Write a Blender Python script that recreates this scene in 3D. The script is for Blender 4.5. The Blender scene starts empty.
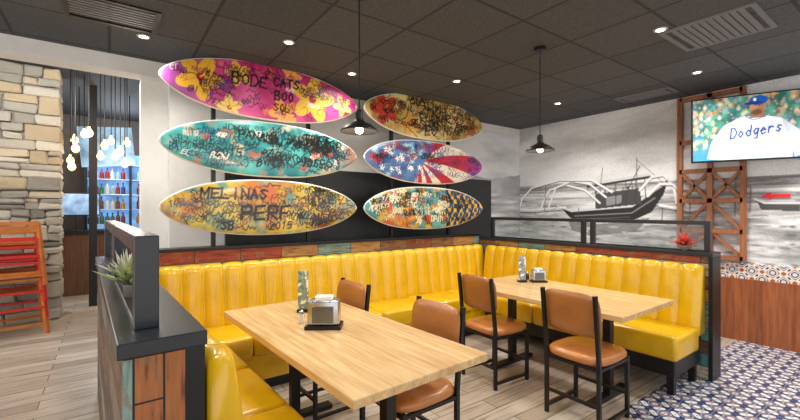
import bpy, bmesh, math, random
import numpy as np
from mathutils import Vector, Matrix
random.seed(7); rng=np.random.RandomState(5)
scn=bpy.context.scene
COL=scn.collection
try:
    scn.view_settings.view_transform='Standard'
except Exception: pass

def s(h):
    if isinstance(h,str):
        h=h.lstrip('#'); c=[int(h[i:i+2],16)/255 for i in (0,2,4)]
    else: c=list(h)
    return tuple((x/12.92 if x<=.04045 else ((x+.055)/1.055)**2.4) for x in c)

# ---------------- materials
MATS={}
def mat(name,col,rough=.5,metal=0,var=.12,scale=12,bump=0,emit=0,coat=0,stretch=None,alpha=None):
    if name in MATS: return MATS[name]
    m=bpy.data.materials.new(name); m.use_nodes=True; nt=m.node_tree; N=nt.nodes; L=nt.links
    b=N['Principled BSDF']; c=s(col)
    b.inputs['Roughness'].default_value=rough; b.inputs['Metallic'].default_value=metal
    if coat: b.inputs['Coat Weight'].default_value=coat; b.inputs['Coat Roughness'].default_value=.12
    tc=N.new('ShaderNodeTexCoord'); mp=N.new('ShaderNodeMapping'); nz=N.new('ShaderNodeTexNoise')
    L.new(tc.outputs['Object'],mp.inputs[0]); L.new(mp.outputs[0],nz.inputs['Vector'])
    if stretch: mp.inputs['Scale'].default_value=stretch
    nz.inputs['Scale'].default_value=scale; nz.inputs['Detail'].default_value=4
    cr=N.new('ShaderNodeValToRGB'); L.new(nz.outputs['Fac'],cr.inputs[0])
    cr.color_ramp.elements[0].position=.3; cr.color_ramp.elements[1].position=.7
    cr.color_ramp.elements[0].color=tuple(x*(1-var) for x in c)+(1,)
    cr.color_ramp.elements[1].color=tuple(min(1,x*(1+var)) for x in c)+(1,)
    L.new(cr.outputs[0],b.inputs['Base Color'])
    if bump:
        bp=N.new('ShaderNodeBump'); bp.inputs['Strength'].default_value=bump; bp.inputs['Distance'].default_value=.01
        L.new(nz.outputs['Fac'],bp.inputs['Height']); L.new(bp.outputs[0],b.inputs['Normal'])
    if emit:
        L.new(cr.outputs[0],b.inputs['Emission Color']); b.inputs['Emission Strength'].default_value=emit
    if alpha is not None:
        b.inputs['Alpha'].default_value=alpha
    MATS[name]=m; return m

def mat_attr(name,rough=.5,emit=0,coat=0,bump=0):
    if name in MATS: return MATS[name]
    m=bpy.data.materials.new(name); m.use_nodes=True; nt=m.node_tree; N=nt.nodes; L=nt.links
    b=N['Principled BSDF']; b.inputs['Roughness'].default_value=rough
    a=N.new('ShaderNodeAttribute'); a.attribute_name='Col'
    L.new(a.outputs['Color'],b.inputs['Base Color'])
    if coat: b.inputs['Coat Weight'].default_value=coat; b.inputs['Coat Roughness'].default_value=.12
    if emit:
        L.new(a.outputs['Color'],b.inputs['Emission Color']); b.inputs['Emission Strength'].default_value=emit
    if bump:
        nz=N.new('ShaderNodeTexNoise'); nz.inputs['Scale'].default_value=18; nz.inputs['Detail'].default_value=6
        tc=N.new('ShaderNodeTexCoord'); L.new(tc.outputs['Object'],nz.inputs['Vector'])
        bp=N.new('ShaderNodeBump'); bp.inputs['Strength'].default_value=bump; bp.inputs['Distance'].default_value=.02
        L.new(nz.outputs['Fac'],bp.inputs['Height']); L.new(bp.outputs[0],b.inputs['Normal'])
    MATS[name]=m; return m

class NT:
    def __init__(s_,name):
        s_.m=bpy.data.materials.new(name); s_.m.use_nodes=True; s_.nt=s_.m.node_tree; s_.N=s_.nt.nodes; s_.L=s_.nt.links
        s_.b=s_.N['Principled BSDF']; s_.tc=s_.N.new('ShaderNodeTexCoord')
    def math(s_,op,a,b=None):
        n=s_.N.new('ShaderNodeMath'); n.operation=op
        for i,x in enumerate((a,b)):
            if x is None: continue
            if isinstance(x,(int,float)): n.inputs[i].default_value=x
            else: s_.L.new(x,n.inputs[i])
        return n.outputs[0]
    def ramp(s_,src,stops,const=False):
        r=s_.N.new('ShaderNodeValToRGB'); e=r.color_ramp.elements
        if const: r.color_ramp.interpolation='CONSTANT'
        while len(e)<len(stops): e.new(.5)
        for el,(p,c) in zip(e,stops): el.position=p; el.color=s(c)+(1,)
        s_.L.new(src,r.inputs[0]); return r.outputs[0]
    def mix(s_,f,a,b,bt='MIX'):
        n=s_.N.new('ShaderNodeMix'); n.data_type='RGBA'; n.blend_type=bt
        if isinstance(f,(int,float)): n.inputs[0].default_value=f
        else: s_.L.new(f,n.inputs[0])
        for i,x in ((6,a),(7,b)):
            if isinstance(x,tuple): n.inputs[i].default_value=x
            else: s_.L.new(x,n.inputs[i])
        return n.outputs[2]
    def xyz(s_):
        sp=s_.N.new('ShaderNodeSeparateXYZ'); s_.L.new(s_.tc.outputs['Object'],sp.inputs[0]); return sp.outputs
    def comb(s_,x,y,z=0):
        n=s_.N.new('ShaderNodeCombineXYZ')
        for i,v in enumerate((x,y,z)):
            if isinstance(v,(int,float)): n.inputs[i].default_value=v
            else: s_.L.new(v,n.inputs[i])
        return n.outputs[0]
    def brick(s_,vec,w,h,mortar,offset=.5,c1=(0,0,0,1),c2=(1,1,1,1),cm=(0,0,0,1)):
        n=s_.N.new('ShaderNodeTexBrick'); n.offset=offset; s_.L.new(vec,n.inputs['Vector'])
        n.inputs['Scale'].default_value=1; n.inputs['Brick Width'].default_value=w; n.inputs['Row Height'].default_value=h
        n.inputs['Mortar Size'].default_value=mortar; n.inputs['Mortar Smooth'].default_value=0
        n.inputs['Color1'].default_value=c1; n.inputs['Color2'].default_value=c2; n.inputs['Mortar'].default_value=cm
        return n
    def noise(s_,vec,scale,detail=4):
        n=s_.N.new('ShaderNodeTexNoise'); s_.L.new(vec,n.inputs['Vector']); n.inputs['Scale'].default_value=scale; n.inputs['Detail'].default_value=detail
        return n.outputs['Fac']

def tilepat(t,u,v,size,stops):
    k=2*math.pi/size
    cx=t.math('COSINE',t.math('MULTIPLY',u,k)); cy=t.math('COSINE',t.math('MULTIPLY',v,k))
    cx2=t.math('COSINE',t.math('MULTIPLY',u,2*k)); cy2=t.math('COSINE',t.math('MULTIPLY',v,2*k))
    f=t.math('ADD',t.math('MULTIPLY',cx,cy),t.math('MULTIPLY',t.math('ADD',cx2,cy2),.45))
    f=t.math('ADD',t.math('MULTIPLY',f,.26),.45)
    return t.ramp(f,stops,True)
def m_floor():
    t=NT('floor_planks_and_tiles'); x,y,z=t.xyz()
    v=t.comb(x,y); br=t.brick(v,1.15,.15,.003,.37)
    base=t.ramp(br.outputs['Color'],[(0,'#a39381'),(.25,'#c4b8a8'),(.5,'#b5a797'),(.75,'#d8cfc3'),(1,'#9a8d80')])
    nz=t.noise(t.comb(t.math('MULTIPLY',x,1.2),t.math('MULTIPLY',y,22)),2.2,6)
    st=t.ramp(nz,[(.3,'#8a7c70'),(.52,'#ffffff'),(.8,'#e0d8d0')])
    w=t.mix(.75,base,st,'MULTIPLY'); 
    w=t.mix(br.outputs['Fac'],w,s('#5c5048')+(1,))
    tile=tilepat(t,x,y,.2,[(0,'#1f3262'),(.22,'#e2e0dc'),(.34,'#21376a'),(.48,'#d6d5d3'),(.55,'#34548e'),(.70,'#9c5f48'),(.8,'#e2e0dc')])
    tb=t.brick(v,.2,.2,.003,0)
    tile=t.mix(tb.outputs['Fac'],tile,s('#8a8c90')+(1,))
    mask=t.math('MULTIPLY',t.math('GREATER_THAN',x,2.95),t.math('LESS_THAN',y,1.4))
    c=t.mix(mask,w,tile)
    t.L.new(c,t.b.inputs['Base Color']); t.b.inputs['Roughness'].default_value=.3
    return t.m
def m_tilestrip():
    t=NT('patterned_tile'); x,y,z=t.xyz(); zz=t.math('SUBTRACT',z,.7)
    tile=tilepat(t,y,zz,.17,[(0,'#2b4a80'),(.25,'#ece8df'),(.38,'#c0653a'),(.46,'#ece8df'),(.6,'#2e5a90'),(.78,'#e9e4da')])
    t.L.new(tile,t.b.inputs['Base Color']); t.b.inputs['Roughness'].default_value=.25
    return t.m
def m_ceiling():
    t=NT('ceiling_tiles'); x,y,z=t.xyz(); br=t.brick(t.comb(x,y),.61,.61,.011,0,s('#505256')+(1,),s('#5c5e62')+(1,),s('#36373b')+(1,))
    nz=t.noise(t.tc.outputs['Object'],90,3); sp=t.ramp(nz,[(.35,'#b0b0b0'),(.6,'#ffffff')])
    c=t.mix(.7,br.outputs['Color'],sp,'MULTIPLY')
    t.L.new(c,t.b.inputs['Base Color']); t.b.inputs['Roughness'].default_value=.8
    return t.m
def m_collage(name,cols,vert=False,w=.55,h=.11,dirt='#3a2c22'):
    t=NT(name); x,y,z=t.xyz(); u=t.math('ADD',x,y)
    v=t.comb(z,u) if vert else t.comb(u,z)
    br=t.brick(v,w,h,.003,.43)
    n=len(cols); base=t.ramp(br.outputs['Color'],[(i/n,c) for i,c in enumerate(cols)],True)
    nv=t.comb(t.math('MULTIPLY',z,3 if vert else 30),t.math('MULTIPLY',u,30 if vert else 3))
    nz=t.noise(nv,2.0,8); st=t.ramp(nz,[(.34,dirt),(.46,'#d8d0c4'),(.7,'#ffffff')])
    c=t.mix(.8,base,st,'MULTIPLY'); nz2=t.noise(t.tc.outputs['Object'],14,8)
    pm=t.ramp(nz2,[(.56,'#000000'),(.6,'#ffffff')]); c=t.mix(t.math('MULTIPLY',pm,.6),c,s('#8a6a4c')+(1,))
    c=t.mix(br.outputs['Fac'],c,s('#1a1512')+(1,))
    t.L.new(c,t.b.inputs['Base Color']); t.b.inputs['Roughness'].default_value=.6
    return t.m
def m_wood(name,c1,c2,axis='y',rough=.4,plank=0,sc=2.0):
    t=NT(name); x,y,z=t.xyz()
    along={'x':x,'y':y,'z':z}[axis]; others=[q for k,q in zip('xyz',(x,y,z)) if k!=axis]
    v=t.comb(t.math('MULTIPLY',along,1.5),t.math('MULTIPLY',others[0],18),t.math('MULTIPLY',others[1],18))
    nz=t.noise(v,sc,7); c=t.ramp(nz,[(.3,c1),(.7,c2)])
    if plank:
        u=others[0] if axis!='z' else t.math('ADD',x,y)
        lo=.8 if axis=='y' else .6
        br=t.brick(t.comb(along,u),50 if axis=='z' else 6,plank,.0012 if axis=='y' else .0025,.4,(lo,lo,lo,1),(1,1,1,1),(.45,.45,.45,1))
        c=t.mix(.7,c,br.outputs['Color'],'MULTIPLY')
    t.L.new(c,t.b.inputs['Base Color']); t.b.inputs['Roughness'].default_value=rough
    return t.m

M_black=mat('black_steel','#1b1b1d',.4,.3,.1)
M_cap=mat('charcoal_paint','#22262d',.3,0,.08)
M_white=mat('white_paint','#e8e6e2',.7,0,.03)
M_dark=mat('dark_panel','#232528',.5,0,.15)
M_yellow=mat('yellow_vinyl','#dcae08',.27,0,.08,6,.2,0,.45)
M_tan=mat('tan_leather','#b8743a',.35,0,.12,10,.1,0,.3)
M_tanback=mat('brown_leather_back','#a0642f',.38,0,.12,10,.1,0,.25)
M_table=m_wood('maple_table_top','#c89f68','#e4c492','y',.22,.10)
M_lattice=m_wood('reddish_wood','#8a4f30','#b0724c','z',.5)
M_wains=m_wood('wainscot_wood','#94502c','#bd7044','z',.45,.12)
M_floor=m_floor(); M_ceil=m_ceiling(); M_strip=m_tilestrip()
M_coll=m_collage('distressed_planks',['#8a4a28','#4f8f92','#c9c2b2','#8a5e3a','#a8482f','#6b4f3a','#b98a4e','#7d9f98'],w=.38)
M_collv=m_collage('distressed_vertical_planks',['#b57040','#d9d8ce','#9c6238','#8fb0ac','#c48850','#6c4e3a'],True,.9,.075)
M_colldark=m_collage('dark_distressed_planks',['#5a463a','#6d5240','#8a7a6a','#4a3e3a','#7e5638','#9a9890'],False,.6,.14)
M_glass=mat('smoked_glass','#8fa0a8',.05,0,.02,alpha=.18)
M_steel=mat('brushed_steel','#b9bcc0',.25,.9,.05)
M_emit=mat('lamp_glow','#fff4dd',.5,emit=9)
M_bulb=mat('warm_bulb','#ffb86a',.5,emit=7)
M_trim=mat('light_trim','#a9a9a7',.6,0,.05)

# ---------------- helpers
def tag(o,label=None,category=None,kind=None,group=None):
    if label: o['label']=label
    if category: o['category']=category
    if kind: o['kind']=kind
    if group: o['group']=group
    return o
def empty(name,loc=(0,0,0),rot=0,**k):
    e=bpy.data.objects.new(name,None); e.empty_display_size=.1; COL.objects.link(e)
    e.location=loc; e.rotation_euler=(0,0,rot); return tag(e,**k)
def link(name,me,m,parent=None,smooth=False,loc=None,**k):
    o=bpy.data.objects.new(name,me); COL.objects.link(o)
    if m: me.materials.append(m)
    if smooth:
        for p in me.polygons: p.use_smooth=True
    if parent: o.parent=parent
    if loc: o.location=loc
    return tag(o,**k)
def bm_box(bm,a,b,bev=0,seg=2,M=None):
    a,b=[min(p,q) for p,q in zip(a,b)],[max(p,q) for p,q in zip(a,b)]
    r=bmesh.ops.create_cube(bm,size=1); vs=r['verts']
    for v in vs:
        v.co=Vector([(a[i]+b[i])/2+v.co[i]*(b[i]-a[i]) for i in range(3)])
    if M is not None:
        for v in vs: v.co=M@v.co
    if bev:
        es=list({e for v in vs for e in v.link_edges})
        bmesh.ops.bevel(bm,geom=es,offset=bev,segments=seg,affect='EDGES',profile=.5)
def bm_beam(bm,p0,p1,w,h=None,bev=0):
    h=h or w; p0=Vector(p0);p1=Vector(p1); d=p1-p0; L=d.length
    q=d.to_track_quat('Z','Y').to_matrix().to_4x4(); M=Matrix.Translation(p0)@q
    bm_box(bm,(-w/2,-h/2,0),(w/2,h/2,L),bev,1,M)
def bm_cyl(bm,p0,p1,r,r2=None,n=16):
    p0=Vector(p0);p1=Vector(p1); d=p1-p0; q=d.to_track_quat('Z','Y').to_matrix().to_4x4()
    bmesh.ops.create_cone(bm,cap_ends=True,segments=n,radius1=r,radius2=r if r2 is None else r2,depth=d.length,matrix=Matrix.Translation((p0+p1)/2)@q)
def fin(bm,name,m,parent=None,smooth=False,**k):
    bmesh.ops.recalc_face_normals(bm,faces=bm.faces)
    me=bpy.data.meshes.new(name); bm.to_mesh(me); bm.free()
    return link(name,me,m,parent,smooth,**k)
def box(name,a,b,m,parent=None,bev=0,seg=2,smooth=False,**k):
    bm=bmesh.new(); bm_box(bm,a,b,bev,seg); return fin(bm,name,m,parent,smooth,**k)
def boxes(name,lst,m,parent=None,bev=0,**k):
    bm=bmesh.new()
    for a,b in lst: bm_box(bm,a,b,bev)
    return fin(bm,name,m,parent,**k)
def beams(name,lst,w,m,parent=None,bev=0,**k):
    bm=bmesh.new()
    for a,b in lst: bm_beam(bm,a,b,w,None,bev)
    return fin(bm,name,m,parent,**k)
def beams_each(name,lst,w,m,parent):
    for a,b in lst: beams(name,[(a,b)],w,m,parent)
def lathe(bm,prof,n=20,off=(0,0,0)):
    rings=[]
    for r,z in prof:
        rings.append([bm.verts.new((off[0]+max(r,.0003)*math.cos(2*math.pi*i/n),off[1]+max(r,.0003)*math.sin(2*math.pi*i/n),off[2]+z)) for i in range(n)])
    for a,b in zip(rings,rings[1:]):
        for i in range(n): bm.faces.new((a[i],a[(i+1)%n],b[(i+1)%n],b[i]))
    bm.faces.new(rings[0][::-1]); bm.faces.new(rings[-1])
def dup(root,loc,rot,label=None):
    n=root.copy(); COL.objects.link(n); n.location=loc; n.rotation_euler=(0,0,rot)
    if label: n['label']=label
    def rec(src,dst):
        for c in src.children:
            k=c.copy(); k.parent=dst; COL.objects.link(k); rec(c,k)
    rec(root,n); return n
def setcol(me,rgb):
    a=me.color_attributes.new('Col','FLOAT_COLOR','POINT')
    n=len(me.vertices); arr=np.ones((n,4),dtype=np.float32); arr[:,:3]=rgb; a.data.foreach_set('color',arr.ravel())

# ---------------- canvas painting
FONT={'A':"0,0 .5,1 1,0;.2,.4 .8,.4",'B':"0,0 0,1 .7,1 .85,.75 .6,.52 0,.52;.6,.52 1,.28 .75,0 0,0",'C':"1,.85 .5,1 .1,.7 .1,.3 .5,0 1,.15",
'D':"0,0 0,1 .6,1 1,.6 1,.35 .6,0 0,0",'E':"1,1 0,1 0,0 1,0;0,.5 .8,.5",'F':"0,0 0,1 1,1;0,.5 .7,.5",'G':"1,.85 .5,1 .05,.6 .1,.2 .5,0 1,.2 1,.45 .6,.45",
'H':"0,0 0,1;1,0 1,1;0,.5 1,.5",'I':".5,0 .5,1",'J':".2,.2 .45,0 .7,.2 .7,1",'K':"0,0 0,1;1,1 0,.45 1,0",'L':"0,1 0,0 .9,0",'M':"0,0 0,1 .5,.4 1,1 1,0",
'N':"0,0 0,1 1,0 1,1",'O':".5,0 .1,.3 .1,.7 .5,1 .9,.7 .9,.3 .5,0",'P':"0,0 0,1 .8,1 1,.75 .8,.5 0,.5",'R':"0,0 0,1 .8,1 1,.75 .8,.5 0,.5 1,0",
'S':"1,.85 .5,1 .1,.78 .9,.3 .5,0 0,.15",'T':".5,0 .5,1;0,1 1,1",'U':"0,1 .05,.2 .5,0 .95,.2 1,1",'V':"0,1 .5,0 1,1",'W':"0,1 .25,0 .5,.7 .75,0 1,1",
'X':"0,0 1,1;0,1 1,0",'Y':"0,1 .5,.5 1,1;.5,.5 .5,0",'Z':"0,1 1,1 0,0 1,0",
'o':".5,0 .1,.3 .5,.6 .9,.3 .5,0",'d':"1,1 .9,.1 .5,0 .1,.3 .5,.6 .9,.35",'g':".95,.6 .5,.6 .15,.35 .5,.05 .9,.3 .95,.6 .85,-.3 .3,-.3",'e':".1,.3 .9,.35 .5,.6 .1,.3 .4,0 .95,.1",'r':".1,0 .2,.6;.15,.4 .6,.6 .9,.5",'s':".9,.5 .5,.6 .3,.4 .8,.2 .5,0 .1,.1",
'2':"0,.8 .5,1 .9,.7 0,0 1,0",'0':".5,0 .1,.3 .1,.7 .5,1 .9,.7 .9,.3 .5,0",'1':".3,.8 .55,1 .55,0",'5':"1,1 .1,1 .1,.55 .8,.6 .9,.2 .4,0 0,.1",'8':".5,.5 .1,.75 .5,1 .9,.75 .5,.5 .05,.25 .5,0 .95,.25 .5,.5"}
class Canvas:
    def __init__(c,X,Y,px):
        c.X=X;c.Y=Y;c.px=px;c.rgb=np.zeros(X.shape+(3,));c.xs=X[:,0]
    def blend(c,i0,i1,a,col):
        col=np.array(col); c.rgb[i0:i1]=c.rgb[i0:i1]*(1-a[...,None])+col*a[...,None]
    def rng_(c,x0,x1):
        i0=int(np.searchsorted(c.xs,x0)); i1=int(np.searchsorted(c.xs,x1)); return max(0,i0-1),min(len(c.xs),i1+1)
    def seg(c,p,q,w,col,al=1):
        i0,i1=c.rng_(min(p[0],q[0])-w-c.px,max(p[0],q[0])+w+c.px)
        if i1<=i0: return
        X=c.X[i0:i1];Y=c.Y[i0:i1]; dx=q[0]-p[0];dy=q[1]-p[1]; L2=dx*dx+dy*dy+1e-12
        t=np.clip(((X-p[0])*dx+(Y-p[1])*dy)/L2,0,1)
        D=np.hypot(X-p[0]-t*dx,Y-p[1]-t*dy)
        c.blend(i0,i1,al*np.clip((w/2-D)/c.px+.5,0,1),col)
    def line(c,pts,w,col,al=1):
        for p,q in zip(pts,pts[1:]): c.seg(p,q,w,col,al)
    def ell(c,cx,cy,rx,ry,col,al=1,ang=0,soft=None):
        R=max(rx,ry)*(1+(soft or 0))+c.px*2; i0,i1=c.rng_(cx-R,cx+R)
        if i1<=i0: return
        X=c.X[i0:i1]-cx;Y=c.Y[i0:i1]-cy; ca,sa=math.cos(ang),math.sin(ang)
        u=(X*ca+Y*sa)/rx; v=(-X*sa+Y*ca)/ry; r=np.hypot(u,v)
        sf=soft or c.px/min(rx,ry)
        a=al*np.clip((1-r)/sf+.5,0,1); c.blend(i0,i1,a,col)
    def polyg(c,pts,col,al=1):
        inside=np.zeros(c.X.shape,bool); n=len(pts)
        for k in range(n):
            x1,y1=pts[k]; x2,y2=pts[(k+1)%n]
            if y1==y2: continue
            cond=((c.Y>y1)!=(c.Y>y2))&(c.X<(x2-x1)*(c.Y-y1)/(y2-y1)+x1)
            inside^=cond
        c.blend(0,len(c.xs),inside*al,col)
    def text(c,t,x,y,h,col,w=.01,wr=.62,slant=.1,jit=.06,rot=0,al=1):
        cx=x
        for ch in t:
            g=FONT.get(ch)
            if g:
                for st in g.split(';'):
                    pts=[]
                    for p in st.split():
                        a,b=map(float,p.split(',')); a+=random.uniform(-jit,jit); b+=random.uniform(-jit,jit)
                        lx=(cx-x)+a*h*wr+b*h*slant; ly=b*h
                        pts.append((x+lx*math.cos(rot)-ly*math.sin(rot),y+lx*math.sin(rot)+ly*math.cos(rot)))
                    c.line(pts,w,col,al)
            cx+=h*wr*1.35
def vnoise(X,Y,f,seed=0,oct=4):
    out=0;amp=1;tot=0
    for o in range(oct):
        R=np.random.RandomState(seed+o).rand(64,64)
        x=X*f*2**o+1000;y=Y*f*2**o+1000; xi=np.floor(x).astype(int);yi=np.floor(y).astype(int); fx=x-xi;fy=y-yi
        fx=fx*fx*(3-2*fx);fy=fy*fy*(3-2*fy)
        g=lambda a,b:R[a%64,b%64]
        v=(g(xi,yi)*(1-fx)+g(xi+1,yi)*fx)*(1-fy)+(g(xi,yi+1)*(1-fx)+g(xi+1,yi+1)*fx)*fy
        out=out+v*amp;tot+=amp;amp*=.5
    return out/tot
def lerp3(a,b,t): return np.array(a)*(1-t[...,None])+np.array(b)*t[...,None]

# ---------------- structure
T=dict(kind='structure')
box('floor',(-5,-3,-.1),(6,10.6,0),M_floor,**T)
box('ceiling',(-5,-3,2.83),(5.9,4.35,2.95),M_ceil,**T)
M_barceil=mat('bar_ceiling_black','#2e2f32',.8,0,.1)
box('ceiling_bar',(-5,4.56,3.33),(2.0,10.4,3.43),M_barceil,**T)
box('wall_right',(5.7,-3,0),(5.85,4.5,2.83),M_white,**T)
box('wall_back',(.46,4.35,0),(5.7,4.5,2.83),M_white,**T)
box('trim_soffit',(-5,4.35,2.69),(.46,4.55,3.4),M_white,**T)
box('trim_column',(.24,4.5,0),(.46,4.72,2.69),M_white,**T)
box('wall_bar_back',(-5,10.2,0),(2,10.35,3.33),mat('bar_wall','#4a423e',.7),**T)
box('wall_bar_side',(1.85,4.5,0),(2,10.2,3.33),mat('bar_wall2','#8a8580',.7),**T)
box('trim_wainscot',(5.66,-3,0),(5.7,4.3,.69),M_wains,**T)
box('trim_tile_band',(5.67,-3,.69),(5.7,4.3,.86),M_strip,**T)
box('trim_dark_panel',(.95,4.30,0),(4.92,4.35,1.92),M_dark,**T)

# stone wall
def stone_wall():
    bm=bmesh.new(); cols=[]
    x0,x1=-2.6,-.52
    bm_box(bm,(x0,7.04,0),(x1-.03,7.5,3.33)); cols+= [s('#87837a')]*len(bm.verts)
    pal=['#aaa496','#9a968c','#b8b3a6','#8e8b83','#b0a48e','#c2bdb0','#88857c','#a89a80','#a09c92']
    def stone(a,b):
        n=len(bm.verts); 
        r=bmesh.ops.create_cube(bm,size=1); vs=r['verts']
        for v in vs:
            v.co=Vector([(a[i]+b[i])/2+v.co[i]*(b[i]-a[i]) for i in range(3)])+Vector((random.uniform(-.016,.012),random.uniform(-.01,.01),random.uniform(-.014,.012)))
        es=list({e for v in vs for e in v.link_edges})
        bmesh.ops.bevel(bm,geom=es,offset=.022,segments=2,affect='EDGES',profile=.5)
        c=np.array(s(random.choice(pal)))*random.uniform(.85,1.1)
        bm.verts.ensure_lookup_table()
        k=len(bm.verts)-n
        for v in bm.verts[n:]: v.co+=Vector([random.uniform(-.006,.006) for _ in range(3)])
        cols.extend([tuple(c*random.uniform(.92,1.08)) for _ in range(k)])
    z=0
    while z<3.31:
        h=min(random.uniform(.10,.24),3.32-z)
        if h<.05: break
        x=x1
        while x>x0:
            w=random.uniform(.12,.42)
            parts=[(z,z+h)]
            if h>.15 and random.random()<.45:
                hh=h*random.uniform(.4,.6); parts=[(z,z+hh),(z+hh,z+h)]
            for (za,zb) in parts:
                stone((max(x-w,x0)+.003,7.0-random.uniform(0,.05),za+.003),(x-.003,7.1 if x<x1 else 7.33,zb-.003))
            x-=w
        z+=h
    bmesh.ops.recalc_face_normals(bm,faces=bm.faces)
    me=bpy.data.meshes.new('wall_left'); bm.to_mesh(me); bm.free()
    setcol(me,np.array(cols)); link('wall_left',me,mat_attr('field_stone',.8,bump=.8),kind='structure')
stone_wall()

# ---------------- mural
def i2w(x,y):
    l=(x-400)/400; d=5.7/(.5878+.809*l); return (d*(.809-.5878*l), 1.45+(210-y)*d/400)
def mural():
    ys=np.linspace(-1.6,4.34,620); zs=np.linspace(.86,2.83,210)
    X,Z=np.meshgrid(ys,zs,indexing='ij'); c=Canvas(X,Z,.010)
    hz=i2w(600,186)[1]
    cl=vnoise(X*.55+Z*.2,Z*2.0+X*.2,1.2,3,6); cl2=vnoise(X*1.1,Z*4,2.2,63,5)
    h=np.clip((Z-hz)/1.2,0,1)
    sky=.95-.24*np.clip((cl-.47)*4.5,0,1)*(.35+.65*h)+.10*(cl2-.5)+.04*(1-h)
    sea=vnoise(X*.7,Z*10,2.4,9,6); seav=.72+.85*(sea-.5)
    beach=vnoise(X*1.2,Z*6,2.6,15,6); bv=.74+.85*(beach-.5)
    t=np.clip((hz-.33-Z)/.08,0,1)
    v=np.where(Z>hz,sky,seav*(1-t)+bv*t); v=v+.025*rng.randn(*v.shape)
    v=v+.2*np.exp(-((X-3.2)/.9)**2)*(Z<hz)*np.clip((hz-Z)/.1,0,1)
    v=v-.08*np.clip((.9-X)/.5,0,1)*(Z<hz-.15)
    c.rgb[:]=(np.clip(v,.08,1)[...,None]*np.array([.985,.99,1.0]))**2.2
    g=lambda k:tuple(s((k,k,k*1.02)))
    mh=hz+.02+.13*vnoise(X,X*0,1.4,31,4)*np.clip((X-2.6)/1.2,0,1)
    mm=((Z<mh)&(Z>hz)).astype(float)*.75; c.blend(0,len(c.xs),mm,g(.52))
    c.blend(0,len(c.xs),((Z<hz+.03*vnoise(X,X*0,3,38,3))&(Z>hz-.008)).astype(float)*.6,g(.4))
    for k in range(16):
        zz=hz-.04-.026*k; x=-1.5
        while x<4.3:
            L=random.uniform(.1,.6); c.seg((x,zz+random.uniform(-.01,.01)),(x+L,zz+random.uniform(-.01,.01)),random.uniform(.006,.018),g(random.choice([.97,.92,.45,.85])),.65); x+=L+random.uniform(.1,.6)
    P=lambda *a:[i2w(x,y) for x,y in a]
    c.polyg(P((568,220),(600,224),(650,218),(636,232),(590,236),(572,230)),g(.36),.75)
    # hull
    c.polyg(P((558,205),(572,211),(630,206),(660,186),(669,178),(664,194),(652,212),(632,221),(592,223),(572,219)),g(.17))
    c.line(P((558,206),(572,211),(632,206),(665,183)),.032,g(.9))
    c.line(P((575,216),(632,213),(655,198)),.014,g(.6)); c.line(P((580,219),(630,217)),.01,g(.4))
    c.polyg(P((596,194),(640,188),(642,204),(596,209)),g(.3))
    c.polyg(P((606,197),(622,195),(622,203),(606,206)),g(.6))
    c.line(P((588,187),(650,177)),.035,g(.22)); c.line(P((588,184),(650,174)),.012,g(.85))
    for a,b in (((596,186),(596,207)),((606,184),(606,206)),((616,183),(616,205)),((626,182),(627,204)),((636,180),(636,203)),((645,179),(646,200))): c.line(P(a,b),.011,g(.25))
    c.line(P((620,206),(640,166)),.012,g(.25)); c.line(P((637,182),(637,158)),.010,g(.3)); c.line(P((600,190),(603,168)),.009,g(.35)); c.line(P((637,160),(664,183)),.005,g(.4))
    for k in range(12):
        p=i2w(596+k*4.6,192-k*.6); c.ell(p[0],p[1],.014,.022,g(random.choice([.15,.8,.5])))
    for arc in ([(600,203),(585,190),(566,185),(550,190),(543,203),(541,210)],[(606,197),(590,184),(572,181),(556,188),(549,207)],[(612,192),(592,180),(560,180),(532,188),(522,200),(520,208)],
                [(640,190),(652,177),(664,175),(674,186),(677,203)],[(648,196),(660,184),(673,184),(684,195),(688,207)]):
        c.line([(a,b-.020) for a,b in P(*arc)],.016,g(.35)); c.line(P(*arc),.030,g(.99))
    c.line(P((503,211),(530,213),(566,210)),.016,g(.35)); c.line(P((503,208),(530,210),(566,207)),.026,g(.99))
    c.line(P((660,208),(690,213),(704,211)),.016,g(.35)); c.line(P((660,205),(690,210),(704,208)),.026,g(.99))
    c.polyg(P((755,199),(762,203),(800,203),(800,211),(762,210)),g(.3)); c.line(P((755,199),(765,203),(800,203)),.02,g(.9))
    for x,y0,y1 in ((545,212,186),(578,224,208),(690,215,182),(662,222,208),(735,216,180),(750,212,188)): c.line(P((x,y0),(x+1,y1)),.011,g(.35))
    c.line(P((668,180),(700,200),(740,214)),.006,g(.35)); c.line(P((560,206),(530,222),(505,230)),.006,g(.4))
    for k in range(150):
        p=i2w(random.uniform(500,800),random.uniform(224,268)); c.ell(p[0],p[1],random.uniform(.015,.08),random.uniform(.006,.018),g(random.choice([.3,.4,.5,.95,.9])),.7)
    n,m_=X.shape; me=bpy.data.meshes.new('wall_mural')
    co=np.stack([np.full(X.size,5.692),X.ravel(),Z.ravel()],1)
    idx=np.arange(n*m_).reshape(n,m_); f=np.stack([idx[:-1,:-1],idx[:-1,1:],idx[1:,1:],idx[1:,:-1]],-1).reshape(-1,4)
    me.from_pydata(co.tolist(),[],f.tolist()); setcol(me,c.rgb.reshape(-1,3))
    link('wall_mural',me,mat_attr('mural_print',.7),label='black and white beach mural with an outrigger boat',category='mural')
mural()
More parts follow.
